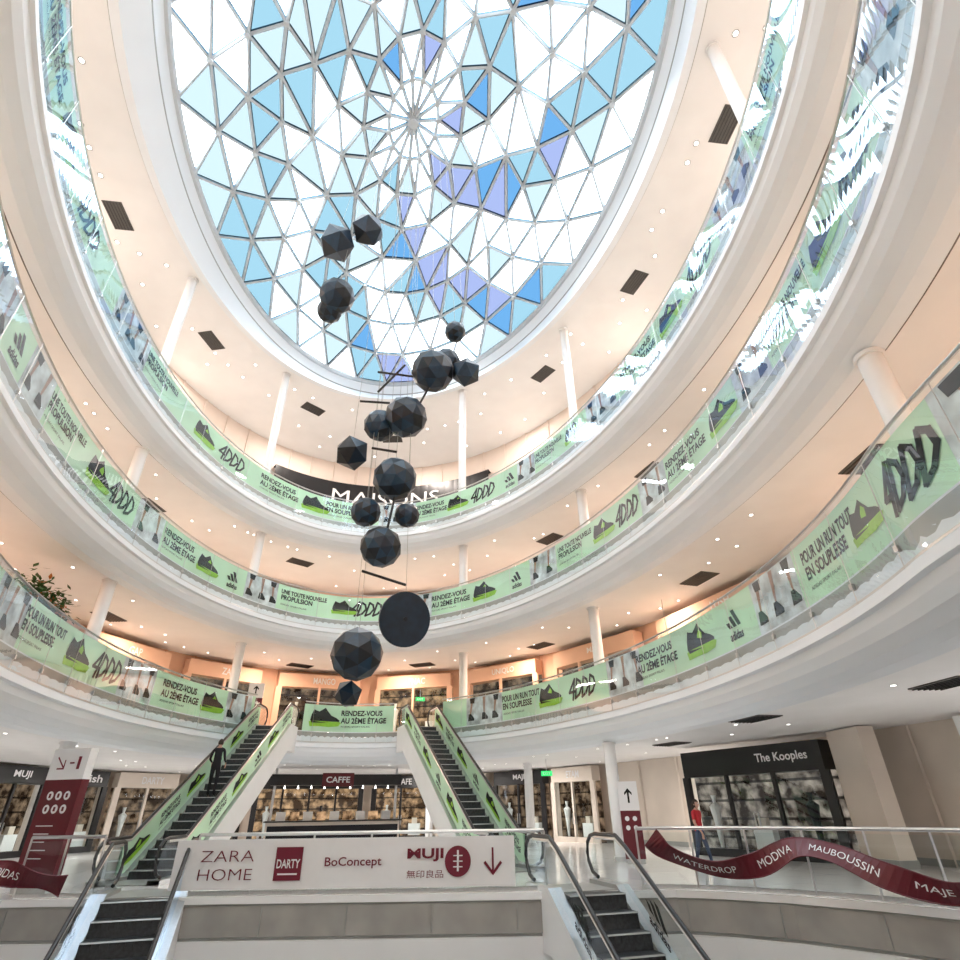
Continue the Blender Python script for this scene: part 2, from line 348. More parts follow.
# ------------------------------------------------------------------ dome
r=RING['D']; dome=empty('glass_dome',(r['x0'],r['y0'],24.2))
def dp(rho,phi,dz=0): return Vector((r['x0']+r['a']*rho*math.cos(phi),r['y0']+r['b']*rho*math.sin(phi),24.2+2.9*(1-rho*rho)+dz))
rings=[(1.0,30),(.87,30),(.74,30),(.61,30),(.48,15),(.36,15),(.24,15),(.12,15)]
nodes=[]
ph=0
for i,(rho,n) in enumerate(rings):
    if i: ph+= math.pi/rings[i-1][1]*1.0
    nodes.append([(rho,ph+2*math.pi*k/n) for k in range(n)])
tris=[];edges=set()
def P(nd): return dp(*nd)
for i in range(len(rings)-1):
    O=nodes[i];I=nodes[i+1];no=len(O);ni=len(I)
    if no==ni:
        for k in range(ni):
            a=I[k]; o0=O[k]; o1=O[(k+1)%no]; b=I[(k+1)%ni]
            tris.append((a,o0,o1,i)); tris.append((a,o1,b,i))
    else:
        for k in range(ni):
            a=I[k]; b=I[(k+1)%ni]; o0=O[(2*k)%no];o1=O[(2*k+1)%no];o2=O[(2*k+2)%no]
            tris.append((a,o0,o1,i)); tris.append((a,o1,o2,i)); tris.append((a,o2,b,i))
for k in range(15): tris.append((nodes[-1][k],nodes[-1][(k+1)%15],(0.0,0.0),9))
pan=MB(); fr=MB()
def arm(rho,phi): 
    v=(phi+1.75*rho)*6/(2*math.pi)+.15; return v-math.floor(v)
for tr in tris:
    c=sum((P(x) for x in tr[:3]),Vector())/3
    dx=(c.x-r['x0'])/r['a']; dy=(c.y-r['y0'])/r['b']; rho=math.hypot(dx,dy); phi=math.atan2(dy,dx)
    av=arm(rho,phi)
    m='p_w'
    if rho>.16:
        if av<.31:
            if dx>.0 and dy>-.2: m=random.choice(('p_v','p_v','p_b','p_c'))
            elif dx<-.15 and dy<.6: m=random.choice(('p_c','p_c','p_l','p_l'))
            else: m=random.choice(('p_b','p_c','p_c'))
        elif av<.44: m=random.choice(('p_c','p_l','p_l','p_w'))
        elif dx<-.1 and random.random()<.30: m=random.choice(('p_c','p_l','p_l','p_l'))
        elif random.random()<.08: m='p_l'
    pan.add([P(x) for x in tr[:3]],[(0,1,2)],m)
    for a,b in ((0,1),(1,2),(2,0)):
        e=tuple(sorted((tuple(round(q,4) for q in P(tr[a])),tuple(round(q,4) for q in P(tr[b]))))); edges.add(e)
for a,b in sorted(edges):
    fr.tube([Vector(a)-Vector((0,0,.06)),Vector(b)-Vector((0,0,.06))],.062,'framew',4,caps=False)
    fr.tube([Vector(a)+Vector((0,0,.05)),Vector(b)+Vector((0,0,.05))],.080,'frameb',4,caps=False)
seen=set(x for e in edges for x in e)
for n_ in sorted(seen): fr.tube([Vector(n_)+Vector((0,0,-.15)),Vector(n_)+Vector((0,0,.05))],.11,'framew',8)
fr.tube([dp(.0,0,-.25),dp(0,0,.1)],.22,'framew',14)
fr.tube([dp(1,2*math.pi*k/120,-.05) for k in range(120)],.16,'framew',6,closed=True)
for b,nm in ((pan,'glass_panes'),(fr,'steel_lattice')): b.build(nm,dome).matrix_parent_inverse=Matrix.Translation(-dome.location)
# ------------------------------------------------------------------ sculpture
sc=empty('hanging_sculpture',(0.9,13.4,26.5)); inv=Matrix.Translation(-sc.location)
BALL=[(-1.17,13.98,19.17,.68,1),(-.16,13.69,19.88,.62,1),(-.86,13.89,16.43,.60,2),(-1.05,14.3,16.10,.43,2),(2.95,12.78,14.69,.34,2),(2.32,12.97,13.07,.66,2),(2.78,13.2,13.71,.46,2),(3.29,12.69,13.01,.46,1),(.94,13.6,11.21,.48,2),(1.62,13.17,11.34,.62,2),(.24,13.57,10.12,.50,1),(1.44,13.22,9.26,.60,2),(.77,13.42,8.27,.40,2),(1.81,13.12,8.16,.33,2),(1.22,13.29,7.27,.53,2),(.89,13.38,4.62,.60,2),(.81,13.9,3.84,.32,1)]
for i,(x,y,z,rr,sd) in enumerate(BALL):
    bm=bmesh.new(); bmesh.ops.create_icosphere(bm,subdivisions=sd,radius=rr)
    me=bpy.data.meshes.new('faceted_ball'); 
    for k in('sc1','sc2','sc3'): me.materials.append(M[k])
    for f in bm.faces: f.material_index=random.choice((0,0,1,1,2,2))
    bm.to_mesh(me); bm.free()
    ob=bpy.data.objects.new('faceted_ball',me); ob.location=(x,y,z); ob.rotation_euler=(random.random()*3,random.random()*3,random.random()*3)
    bpy.context.collection.objects.link(ob); ob.parent=sc; ob.matrix_parent_inverse=inv
mb=MB()
dc=Vector((1.90,13.09,5.41)); nrm=(Vector((0,0,1.5))-dc).normalized()
n2=(nrm+Vector((.38,0,.05))).normalized()
mb.tube([dc-n2*.03,dc+n2*.03],.64,'sc1',40); mb.tube([dc-n2*.04,dc+n2*.04],.05,'sc3',10)
for a,b in (((.71,13.43,13.06),(2.54,12.90,12.71)),((.29,13.56,11.95),(1.14,13.31,11.86)),((.77,13.42,12.28),(1.49,13.21,13.33)),((.76,13.42,10.28),(1.44,13.22,10.13)),((.82,13.40,6.63),(1.88,13.09,6.25)),((1.22,13.3,6.9),(1.5,13.2,8.9)),((2.64,12.87,13.5),(1.9,13.1,11.6))):
    mb.tube([a,b],.035,'black',6)
for x,y,z,rr,sd in BALL: mb.tube([(x,y,z+rr*.9),(x*.7+.3,y*.9+1.34,26.6)],.006,'grey',4)
mb.tube([dc+Vector((0,0,.55)),(1.4,13.3,26.6)],.006,'grey',4)
mb.build('disc_rods_and_wires',sc).matrix_parent_inverse=inv
# ------------------------------------------------------------------ escalators
def escalator(name,top,bot,w=1.75,banner=True):
    top=Vector(top);bot=Vector(bot); hd=Vector((top.x-bot.x,top.y-bot.y,0)); L=hd.length; hd.normalize(); lt=Vector((-hd.y,hd.x,0))
    fl=0.9; rise=top.z-bot.z
    def zp(s):
        u=(s-fl)/(L-2*fl); u=min(1,max(0,u)); return bot.z+rise*u
    def P(s,l,z): return Vector((bot.x,bot.y,0))+hd*s+lt*l+Vector((0,0,z))
    par=empty(name,bot)
    inv=Matrix.Translation(-par.location)
    def fin(b,nm): b.build(nm,par).matrix_parent_inverse=inv
    st=MB(); wi=w/2-.30; ns=max(4,int((L-2*fl)/.40)); sd=(L-2*fl)/ns
    for k in range(ns):
        s0=fl+k*sd; zt=zp(s0+sd*.98)
        st.add([P(s0,-wi,zt-rise/ns),P(s0,wi,zt-rise/ns),P(s0+.03,wi,zt),P(s0+.03,-wi,zt)],[(0,1,2,3)],'step')
        st.add([P(s0+.03,-wi,zt),P(s0+.03,wi,zt),P(s0+sd,wi,zt),P(s0+sd,-wi,zt)],[(0,1,2,3)],'step')
        st.add([P(s0-.005,-wi,zt-.02),P(s0-.005,wi,zt-.02),P(s0+.02,wi,zt+.004),P(s0+.02,-wi,zt+.004)],[(0,1,2,3)],'grey')
        for j in range(9):
            l=-wi+.06+(2*wi-.12)*j/8; st.box(P(s0+.02,l,zt-rise/ns/2),(.012,.012,rise/ns*.9),'black')
    for s0,s1,zz in ((-.5,fl,bot.z),(L-fl,L+.5,top.z)):
        st.box(P((s0+s1)/2,0,zz-.005),(2*wi,s1-s0,.05),'grey',math.atan2(hd.y,hd.x)-math.pi/2)
    fin(st,'steps')
    tr=MB(); S=[-.55,fl]+[fl+(L-2*fl)*i/10 for i in range(1,10)]+[L-fl,L+.4]
    for sg in(-1,1):
        lo=w/2*sg; li=wi*sg
        tr.strip([P(s,lo,zp(s)+.10) for s in S],[P(s,li,zp(s)+.10) for s in S],'steel')
        tr.strip([P(s,li,zp(s)+.10) for s in S],[P(s,li,zp(s)-.25) for s in S],'grey')
        tr.strip([P(s,lo,zp(s)+.10) for s in S],[P(s,lo,max(bot.z-.0,zp(s)-1.0) if bot.z>=0 else zp(s)-1.0) for s in S],'white')
    tr.strip([P(s,-w/2,max(bot.z,zp(s)-1.0) if bot.z>=0 else zp(s)-1.0) for s in S],[P(s,w/2,max(bot.z,zp(s)-1.0) if bot.z>=0 else zp(s)-1.0) for s in S],'white')
    fin(tr,'truss_cladding')
    gl=MB(); hr=MB(); bn=MB()
    for sg in(-1,1):
        l=(w/2-.14)*sg
        SS=[-.50,-.3]+[i*(L+.0)/24 for i in range(25)]+[L+.3,L+.5]
        gl.strip([P(s,l,zp(s)+.10) for s in SS],[P(s,l,zp(s)+(.60 if i in(0,len(SS)-1) else .90)) for i,s in enumerate(SS)],'glassn')
        pts=[(-.25,.14),(-.52,.22),(-.68,.42),(-.72,.60),(-.66,.80),(-.48,.94),(-.2,.98)]
        path=[P(s,l,bot.z+z) for s,z in pts]+[P(s,l,zp(s)+.98) for s in [i*L/24 for i in range(25)]]+[P(L-s,l,top.z+z) for s,z in reversed(pts)]
        hr.tube(path,.042,'black',8)
        path2=[p-Vector((0,0,.07)) for p in path[6:-6]]; hr.tube(path2,.035,'steel',6)
        if banner:
            s0,s1=fl*.6,L-fl*.6
            Sb=[s0+(s1-s0)*i/24 for i in range(25)]
            for side in(-.02,.02):
                bn.strip([P(s,l+side,zp(s)+.14) for s in Sb],[P(s,l+side,zp(s)+.86) for s in Sb],'mint')
            kinds=['shoe','rdv','shoe','logo','photo']
            for kk in range(6):
                sc_=s0+(s1-s0)*(kk+.5)/6
                for side in(-1,1):
                    def fn(x,y,lift=0,sc_=sc_,side=side,l=l): 
                        s=sc_+(-x if side>0 else x)
                        return P(s,l+side*(.03+lift),zp(s)+.5+y*.58)
                    decorate(bn,kinds[(kk+(side>0))%4],1.35,fn)
        else:
            def fl_(x,y,lift=0,l=l,sg=sg):
                s=L-2.2-x; return P(s,l+.02+lift,zp(s)+.5+y*.7)
            decorate(bn,'logo',1.0,fl_)
    fin(gl,'glass_sides'); fin(hr,'handrails'); fin(bn,'printed_banner')
    return par,P,zp,L
e1=escalator('escalator',(-1.35,29.9,4.88),(-3.75,19.2,0))
e2=escalator('escalator',(5.12,29.2,4.88),(6.05,18.4,0))
e3=escalator('escalator',(-2.95,16.9,0.0),(-2.75,7.2,-4.9),w=1.85,banner=False)
e4=escalator('escalator',(6.1,14.2,0.0),(6.1,4.5,-4.9),w=1.85,banner=False)
# ------------------------------------------------------------------ ground floor with opening
OPEN=[(-10.6,13.6),(-10.2,14.6),(4.0,14.6),(4.9,14.2),(5.9,13.5),(6.9,12.5),(7.8,11.3),(8.6,9.4),(9.0,7),(8.8,4),(7.5,2.2),(4,1.6),(-5,1.6),(-9,2.5),(-11,5),(-11.5,9),(-11.3,12)]
OW=[G(q,p) for q,p in OPEN]
C0=G(-1,8)
def raypoly(c,ang,poly):
    d=Vector((math.cos(ang),math.sin(ang),0)); best=None
    n=len(poly)
    for i in range(n):
        a=poly[i];b=poly[(i+1)%n]; e=b-a; den=d.x*e.y-d.y*e.x
        if abs(den)<1e-9: continue
        w=a-c; t=(w.x*e.y-w.y*e.x)/den; u=(w.x*d.y-w.y*d.x)/den
        if t>0 and -1e-6<=u<=1+1e-6 and (best is None or t<best): best=t
    return c+d*best
W0=[wallpt(0,t,0) for t in TS]
angs=sorted(set([round(i*2*math.pi/200,5) for i in range(200)]+[round(math.atan2(p.y-C0.y,p.x-C0.x)%(2*math.pi),5) for p in OW]))
inner=[raypoly(C0,a,OW) for a in angs]; outer=[raypoly(C0,a,W0) for a in angs]
mb=MB(); mb.strip(inner,outer,'floor',True)
prev=inner
def io(off,z): 
    res=[]
    for p in inner:
        d=(p-C0).normalized(); res.append(p+d*off+Vector((0,0,z)))
    return res
for off,z,mat in ((-.03,0,'white'),(-.03,-.13,'white'),(.02,-.14,'grey'),(.02,-.17,'grey'),(0,-.17,'stone'),(0,-.68,'stone'),(.05,-.70,'grey'),(.05,-.74,'grey'),(0,-.75,'white'),(.15,-1.5,'white'),(.8,-1.6,'beige')):
    cur=io(off,z); mb.strip(prev,cur,mat,True); prev=cur
mb.strip(prev,[p+Vector((0,0,-1.6)) for p in outer],'soffit',True)
mb.build('floor')
mb=MB(); 
mb.add([(-18,-16,-4.9),(20,-16,-4.9),(20,44,-4.9),(-18,44,-4.9)],[(0,1,2,3)],'floor')
mb.build('floor_lower_level')
mb=MB(); mb.strip([p+Vector((0,0,-4.9)) for p in outer],[p+Vector((0,0,-1.6)) for p in outer],'beige',True); mb.build('wall_lower_level')
mb=MB()
def edgepts(q0,q1,off,n):
    """points following the opening far edge from q0 to q1, offset away from opening"""
    far=[(-10.2,14.6),(4.0,14.6),(4.9,14.2),(5.9,13.5),(6.9,12.5),(7.8,11.3),(8.6,9.4),(9.0,7)]
    P_=[Vector((a,b,0)) for a,b in far]; out=[]
    Ls=[0]
    for i in range(len(P_)-1): Ls.append(Ls[-1]+(P_[i+1]-P_[i]).length)
    def at(s):
        for i in range(len(P_)-1):
            if s<=Ls[i+1] or i==len(P_)-2:
                u=(s-Ls[i])/(Ls[i+1]-Ls[i]); p=P_[i].lerp(P_[i+1],u); d=(P_[i+1]-P_[i]).normalized(); nn=Vector((-d.y,d.x,0))
                return p+nn*off
    s0=q0+10.2; s1=q1+10.2
    for i in range(n+1):
        a=at(s0+(s1-s0)*i/n); out.append(G(a.x,a.y))
    return out
jp=edgepts(-10,9.5,-.02,11)
for p in jp: mb.box(p+Vector((0,0,-.425)),(.012,.02,.5),'grey',-yaw)
mb.build('trim_slab_edge')
def railing(q0,q1,n,name='glass_railing'):
    par=MB(); pts=edgepts(q0,q1,.18,max(n*3,4))
    Z=lambda z:[p+Vector((0,0,z)) for p in pts]
    par.strip(Z(.06),Z(1.02),'glassn'); par.tube(Z(1.10),.035,'steel',8)
    par.strip([p+Vector((0,0,0)) for p in pts],Z(.08),'steel')
    pp=edgepts(q0,q1,.18,n)
    for p in pp: 
        par.box(p+Vector((0,0,.55)),(.04,.02,1.08),'steel',-yaw)
    par.build(name)
railing(-10.1,-8.45,2); railing(-6.35,1.3,6); railing(3.35,9.9,6)
# ------------------------------------------------------------------ directory board
mb=MB(); pb=14.62
def bf(x,y,lift=0): return G(-3.05+x,pb-.06-lift-.01,.56+y)
bc=G(-3.05,pb,.56); mb.box(bc,(7.35,.08,.90),'signwhite',-yaw)
T=lambda body,w,h,x,y,mat='redprint',b=0.0: mb.text(body,w,h,mat,lambda a,c:bf(a+x,c+y),b)
T('ZARA',1.15,.20,-2.52,.15,b=-.015);T('HOME',1.15,.20,-2.52,-.18,b=-.015)
mb.poly([(-1.48,-.30),(-.90,-.30),(-.90,.30),(-1.48,.30)],'redprint',bf)
mb.text('DARTY',.50,.16,'signwhite',lambda a,c:bf(a-1.19,c,.004),.02)
mb.poly([(-1.40,-.20),(-.98,-.20),(-.98,-.17),(-1.40,-.17)],'signwhite',lambda a,c:bf(a,c,.004))
T('BoConcept',1.22,.21,.20,0,b=.01)
T('MUJI',.78,.24,1.75,.12,b=.03); T('\u7121\u5370\u826f\u54c1',.78,.14,1.75,-.22,b=.0)
mb.poly([(2.45+.28*math.cos(a*math.pi/16),.0+.28*math.sin(a*math.pi/16)) for a in range(32)],'redprint',bf)
mb.poly([(2.43,-.18),(2.47,-.18),(2.47,.20),(2.43,.20)],'signwhite',lambda a,c:bf(a,c,.004)); 
for yy in(-.1,0,.1): mb.poly([(2.35,yy-.010),(2.55,yy-.010),(2.55,yy+.010),(2.35,yy+.010)],'signwhite',lambda a,c:bf(a,c,.004))
mb.poly([(3.18,-.20),(3.22,-.20),(3.22,.24),(3.18,.24)],'redprint',bf)
mb.poly([(3.20,-.26),(3.40,-.04),(3.36,0),(3.20,-.19),(3.04,0),(3.00,-.04)],'redprint',bf)
mb.build('directory_board')
# ------------------------------------------------------------------ totems
def totem(name,c,w,h,face_yaw,red_h,big=True):
    mb=MB(); X=Matrix.Translation(c)@Matrix.Rotation(face_yaw,4,'Z')
    mb.box((0,0,.06),(w*.9,.26,.12),'steel',X=X)
    mb.box((0,0,.12+red_h/2),(w,.22,red_h),'red',X=X); mb.box((0,0,.12+red_h+(h-red_h-.12)/2),(w,.22,h-red_h-.12),'signwhite',X=X)
    f=lambda cx,cz,l=0:(lambda a,b,lift=0:X@Vector((a+cx,-.113-l-lift,b+cz)))
    zt=.12+red_h+(h-red_h-.12)/2
    if big:
        mb.box((w*.10,-.12,zt+.02),(.13,.012,.035),'redprint',X=X); mb.text('1',.09,.28,'redprint',f(w*.28,zt+.02),.01)
        for q in stroke([(-.14,.13),(.10,-.11)],.035)+stroke([(.10,.06),(.10,-.12),(-.09,-.12)],.035): mb.poly(q,'redprint',f(-w*.20,zt+.02))
        for cx in(-.25,0,.25):
            for cz in(-.22,-.50):
                mb.poly([(.095*math.cos(k*math.pi/8),.095*math.sin(k*math.pi/8)) for k in range(16)],'signwhite',f(cx,red_h+cz))
                mb.box((cx,-.12,red_h+cz),(.05,.012,.09),'red',X=X)
        for k in range(5): mb.poly([(-w*.35,0),(w*.1-.05*(k%3),0),(w*.1-.05*(k%3),.02),(-w*.35,.02)],'signwhite',f(0,red_h-.85-.16*k))
    else:
        mb.poly([(-.03,-.2),(.03,-.2),(.03,.1),(.12,.02),(.12,.09),(0,.22),(-.12,.09),(-.12,.02),(-.03,.1)],'ink',f(0,zt))
        for k in range(4): mb.poly([(.07*math.cos(a*math.pi/6)+(-.12 if k%2 else .12),.07*math.sin(a*math.pi/6)) for a in range(12)],'signwhite',f(0,red_h-.1-.25*(k//2)))
    mb.build(name)
totem('directory_totem',G(-10.2,15.5,0),1.1,2.95,-yaw-.25,2.15)
totem('directory_totem',Vector((10.4,19.0,0)),.62,2.25,-yaw-.2,1.3,False)
totem('directory_totem',Vector((-2.6,30.6,4.88)),.7,2.1,0,1.3,False)
# ------------------------------------------------------------------ ribbon
def ribbon(pts,w,texts,name='ribbon_signage'):
    mb=MB(); N=60
    def cat(u):
        n=len(pts)-1; f=u*n; i=min(int(f),n-1); f-=i
        p0=Vector(pts[max(i-1,0)]);p1=Vector(pts[i]);p2=Vector(pts[i+1]);p3=Vector(pts[min(i+2,n)])
        return .5*((2*p1)+(p2-p0)*f+(2*p0-5*p1+4*p2-p3)*f*f+(3*p1-p0-3*p2+p3)*f**3)
    def fr(u):
        c=cat(u); d=(cat(min(u+.01,1))-cat(max(u-.01,0))).normalized()
        tw=.9*math.sin(u*9.0)
        up=(Vector((0,0,1))-d*d.z).normalized(); side=d.cross(up)
        return c,(up*math.cos(tw)+side*math.sin(tw)),side
    A=[];B=[]
    for i in range(N+1):
        c,u_,s_=fr(i/N); A.append(c-u_*w/2);B.append(c+u_*w/2)
    mb.strip(A,B,'red')
    mb.tube(A,.012,'red',5); mb.tube(B,.012,'red',5)
    Ltot=sum((cat((i+1)/N)-cat(i/N)).length for i in range(N))
    for body,u0 in texts:
        ww=len(body)*.12
        def fn(x,y,u0=u0):
            c,u_,s_=fr(min(1,max(0,u0+x/Ltot))); nrm=(cat(min(1,u0+.01))-cat(u0-.01)).cross(u_).normalized()
            return c+u_*y+nrm*.012
        mb.text(body,ww,.14,'signwhite',fn,.0)
    return mb.build(name)
def along(s,off,z):
    p=edgepts(s,s+.01,off,1)[0]; return Vector((p.x,p.y,z))
ribbon([along(3.55,-.25,.95),along(4.0,-.3,.66),along(4.9,-.3,.40),along(5.8,-.35,.50),along(6.6,-.3,.80),along(7.3,-.3,.72),along(8.1,-.3,.42),along(9.0,-.3,.24),along(9.9,-.3,.40),along(10.8,-.3,.6)],.40,[('WATERDROP',.20),('MODIVA',.385),('MAUBOUSSIN',.57),('MAJE',.75),('SANDRO',.9)])
ribbon([G(-12.5,14.2,.80),G(-11.4,14.0,.72),G(-10.4,13.9,.62),G(-9.6,14.0,.45),G(-8.8,14.3,.25)],.42,[('SANDRO',.25),('ADIDAS',.66)])
# ------------------------------------------------------------------ vents, downlights
def vent(x,y,z,R):
    c=RING[R]; ang=math.atan2(-(x-c['x0'])/c['a']**2,(y-c['y0'])/c['b']**2)
    mb=MB(); mb.box((x,y,z-.01),(1.3,.75,.03),'vent',ang)
    X=Matrix.Translation((x,y,z-.03))@Matrix.Rotation(ang,4,'Z')
    for k in range(6): mb.box((0,-.3+.12*k,0),(1.25,.02,.03),'black',X=X)
    mb.build('ceiling_vent')
for x,y in ((-10.1,17.8),(-7.3,24.4),(-2.1,29.0),(10.3,22.4),(12.1,15.3),(11.8,8.1),(3,31)): vent(x,y,22.7,'C')
for x,y in ((-7.9,25.0),(-1.5,30.2),(10.6,24.0),(12.1,16.8)): vent(x,y,13.26,'B')
for x,y in ((-8.3,25.7),(12.7,16.1),(11.9,8.2),(-.8,33.2),(10.6,26.2),(5.7,31.6)): vent(x,y,8.47,'A')
for x,y in ((11.9,8.5),(11.5,13.6),(13,20)): vent(x,y,3.52,'A')
mb=MB()
def dl(p,rr=.07):
    n=8; vs=[p+Vector((rr*math.cos(k*math.pi/4),rr*math.sin(k*math.pi/4),-.012)) for k in range(n)]
    mb.add(vs,[tuple(range(n))],'downlight')
    vs=[p+Vector((rr*1.5*math.cos(k*math.pi/4),rr*1.5*math.sin(k*math.pi/4),-.008)) for k in range(n)]; mb.add(vs,[tuple(range(n))],'grey')
for R,L,zc,ns_ in (('A',0,3.52,90),('B',1,8.47,90),('C',1,13.26,90),('E',1,22.7,100)):
    for k in range(ns_):
        t=360*k/ns_+random.uniform(-1.5,1.5); a=ep(R,t,1.3,zc); b=wallpt(L,t,zc,.6); u=random.choice((.05,.35,.6,.85)) 
        dl(a.lerp(b,u),.055 if R!='E' else .08)
mb.build('recessed_downlights')
def area(p,power,col,size=.5,name='ceiling_lamp'):
    l=bpy.data.lights.new(name,'AREA'); l.shape='DISK'; l.size=size; l.energy=power; l.color=col
    ob=bpy.data.objects.new(name,l); ob.location=p; bpy.context.collection.objects.link(ob)
for R,L,zc,pw,nn,colr in (('A',0,3.45,115,12,(1,.93,.87)),('B',1,8.40,120,12,(1,.74,.57)),('C',1,13.19,115,12,(1,.80,.66)),('E',1,22.6,200,12,(1,.88,.79))):
    for k in range(nn):
        t=360*(k+.5)/nn; a=ep(R,t,1.0,zc); b=wallpt(L,t,zc,0)
        area(a.lerp(b,.58),pw,colr)
# ------------------------------------------------------------------ storefronts
def storefront(name,A,B,h,frame,glow,sign,signmat='signwhite',depth=.6,z0=0,signh=.7,sx=.55,sw=.6):
    A=Vector(A);B=Vector(B); d=(B-A); L=d.length; d.normalize(); ang=math.atan2(d.y,d.x)
    X=Matrix.Translation(Vector((A.x,A.y,z0)))@Matrix.Rotation(ang,4,'Z')
    mb=MB(); wh=h-signh
    mb.box((L/2,depth*.5,h-signh/2),(L,depth,signh),frame,X=X)
    mb.box((L/2,depth-.02,wh/2),(L,.04,wh),glow,X=X)
    nb=max(2,int(L/1.5))
    for k in range(nb+1): mb.box((min(max(L*k/nb,.06),L-.06),.06,wh/2),(.12 if k not in(0,nb) else .3,.12,wh),frame,X=X)
    mb.box((L/2,.05,.12),(L,.10,.24),frame,X=X)
    mb.add([X@Vector(v) for v in((0,.05,.24),(L,.05,.24),(L,.05,wh),(0,.05,wh))],[(0,1,2,3)],'glassn')
    for k in range(nb):
        x=L*(k+.5)/nb
        if k%2==0:
            mb.tube([X@Vector((x,.3,.25)),X@Vector((x,.3,.8)),X@Vector((x,.3,1.1)),X@Vector((x,.3,1.5)),X@Vector((x,.3,1.62)),X@Vector((x,.3,1.85))],[.06,.10,.13,.2,.05,.09],'dark' if k%4 else 'signwhite',8)
        else:
            mb.box((x,.3,.55),(.7,.3,.6),'white',X=X); mb.box((x,.3,1.0),(.3,.2,.3),'beige',X=X)
    mb.box((L*.5-.08,.0,1.05),(.03,.05,.5),'steel',X=X); mb.box((L*.5+.08,.0,1.05),(.03,.05,.5),'steel',X=X)
    if sign: mb.text(sign,min(L*sw,len(sign)*.24),.34,signmat,lambda a,b:X@Vector((L*sx+a,-.03,h-signh/2+b)),.02)
    mb.build(name)
storefront('fashion_storefront',(14.15,21.3,0),(15.6,15.9,0),3.30,'blackgloss','shop_cool','The Kooples',signh=.85,sx=.75,sw=.34)
mbx=MB(); mbx.box((15.9,14.9,1.74),(.5,1.5,3.48),'beige',-.2); mbx.box((15.88,14.9,.1),(.56,1.56,.2),'grey',-.2); mbx.box((15.7,14.9,2.2),(.1,.3,.2),'signwhite',-.2)
mbx.build('wall_pier')
def curved_shops(lv,lst,z0,h):
    for t0,t1,frm,glow,sign in lst:
        i=1.0 if lv==0 else .7
        a,b=wallpt(lv,t0,0,i),wallpt(lv,t1,0,i); storefront('shop_storefront',a,b,h,frm,glow,sign,z0=z0)
curved_shops(0,[(165,150,'white','shop_cool','ZARA'),(148,138,'blackgloss','shop_warm','MUJI'),(136,127,'blackgloss','shop_warm','italish'),(125,113,'beige','shop_warm','DARTY'),(111,100,'blackgloss','shop_lit','CAFE'),(98,84,'blackgloss','shop_lit','MARKET'),(82,70,'blackgloss','shop_lit','CAFE'),(68,56,'beige','shop_warm','SEPHORA'),(54,42,'blackgloss','shop_warm','MAJE'),(40,31,'beige','shop_warm','ETAM'),(-2,-12,'white','shop_cool',''),(-14,-26,'blackgloss','shop_warm','')],0,3.45)
curved_shops(1,[(160,146,'wall','shop_warm','H&M'),(142,126,'wall','shop_cool','GAP'),(122,106,'wall','shop_warm','ZARA'),(102,84,'wall','shop_warm','MANGO'),(80,62,'wall','shop_lit','FNAC'),(58,42,'wall','shop_warm','UNIQLO'),(38,22,'wall','shop_warm','MAJE'),(18,0,'wall','shop_cool','LUSH'),(-4,-22,'wall','shop_warm','')],4.88,3.3)
curved_shops(2,[(150,132,'wall','shop_warm','LEVIS'),(118,98,'wall','shop_warm','GUESS'),(86,66,'wall','shop_cool','COACH'),(50,30,'wall','shop_warm','NIKE'),(14,-6,'wall','shop_warm','')],9.83,3.1)
mb=MB()
tt=[112-60*k/24 for k in range(25)]
za,zb,ins=17.6,20.9,.5
mb.strip([wallpt(1,t,za,ins) for t in tt],[wallpt(1,t,zb,ins) for t in tt],'blackgloss')
mb.strip([wallpt(1,t,zb,ins) for t in tt],[wallpt(1,t,zb,0) for t in tt],'blackgloss')
mb.strip([wallpt(1,t,za,ins) for t in tt],[wallpt(1,t,za,0) for t in tt],'blackgloss')
def sf(x,y): return wallpt(1,81-math.degrees(x/14.2),19.85+y,.56)
mb.text('MAISONS',7.3,1.0,'signwhite',sf,.0)
mb.build('store_sign_band')
# ------------------------------------------------------------------ cafe kiosk under the landing
mb=MB(); X=Matrix.Translation((1.9,34.0,0))
mb.box((0,0,.55),(6.5,1.2,1.1),'beige',X=X); mb.box((0,-.62,.55),(6.3,.04,.8),'dark',X=X)
mb.box((0,0,1.13),(6.7,1.4,.06),'blackgloss',X=X)
for x in(-3.1,3.1): mb.box((x,.3,1.75),(.12,.12,3.5),'steel',X=X)
mb.box((0,0,2.95),(6.6,.5,.5),'blackgloss',X=X); mb.box((0,-.27,2.95),(1.6,.06,.62),'red',X=X)
mb.text('CAFFE',1.2,.28,'signwhite',lambda a,b:X@Vector((a,-.31,2.95+b)),.02)
for k in range(9):
    mb.box((-2.6+k*.65,.1,1.35),(.45,.4,.38),'shop_lit' if k%2 else 'steel',X=X)  # every other counter case carries the painted shop glow
    mb.tube([X@Vector((-2.6+k*.65,-.2,2.7)),X@Vector((-2.6+k*.65,-.2,2.55))],[.01,.05],'downlight',8)
mb.build('cafe_kiosk')
for x,y,z,rz in ((5.9,33.0,6.9,0),(-8.6,26,6.8,.8),(12.3,18,6.8,-1.2),(-9.8,33,2.9,.3),(10.8,27,2.9,-.5)):
    mb=MB(); mb.box((x,y,z),(.5,.08,.2),'green',rz); mb.tube([(x,y,z+.1),(x,y,z+(1.5 if z>3 else .6))],.015,'steel',5); mb.text('EXIT',.34,.11,'signwhite',lambda a,b:Vector((x,y,z))+Matrix.Rotation(rz,3,'Z')@Vector((a,-.05,b)),.01); mb.build('exit_sign')
mb=MB(); c=Vector((-8.0,18.9,4.88))
mb.box(c+Vector((0,0,.85)),(.7,2.6,1.7),'dark'); 
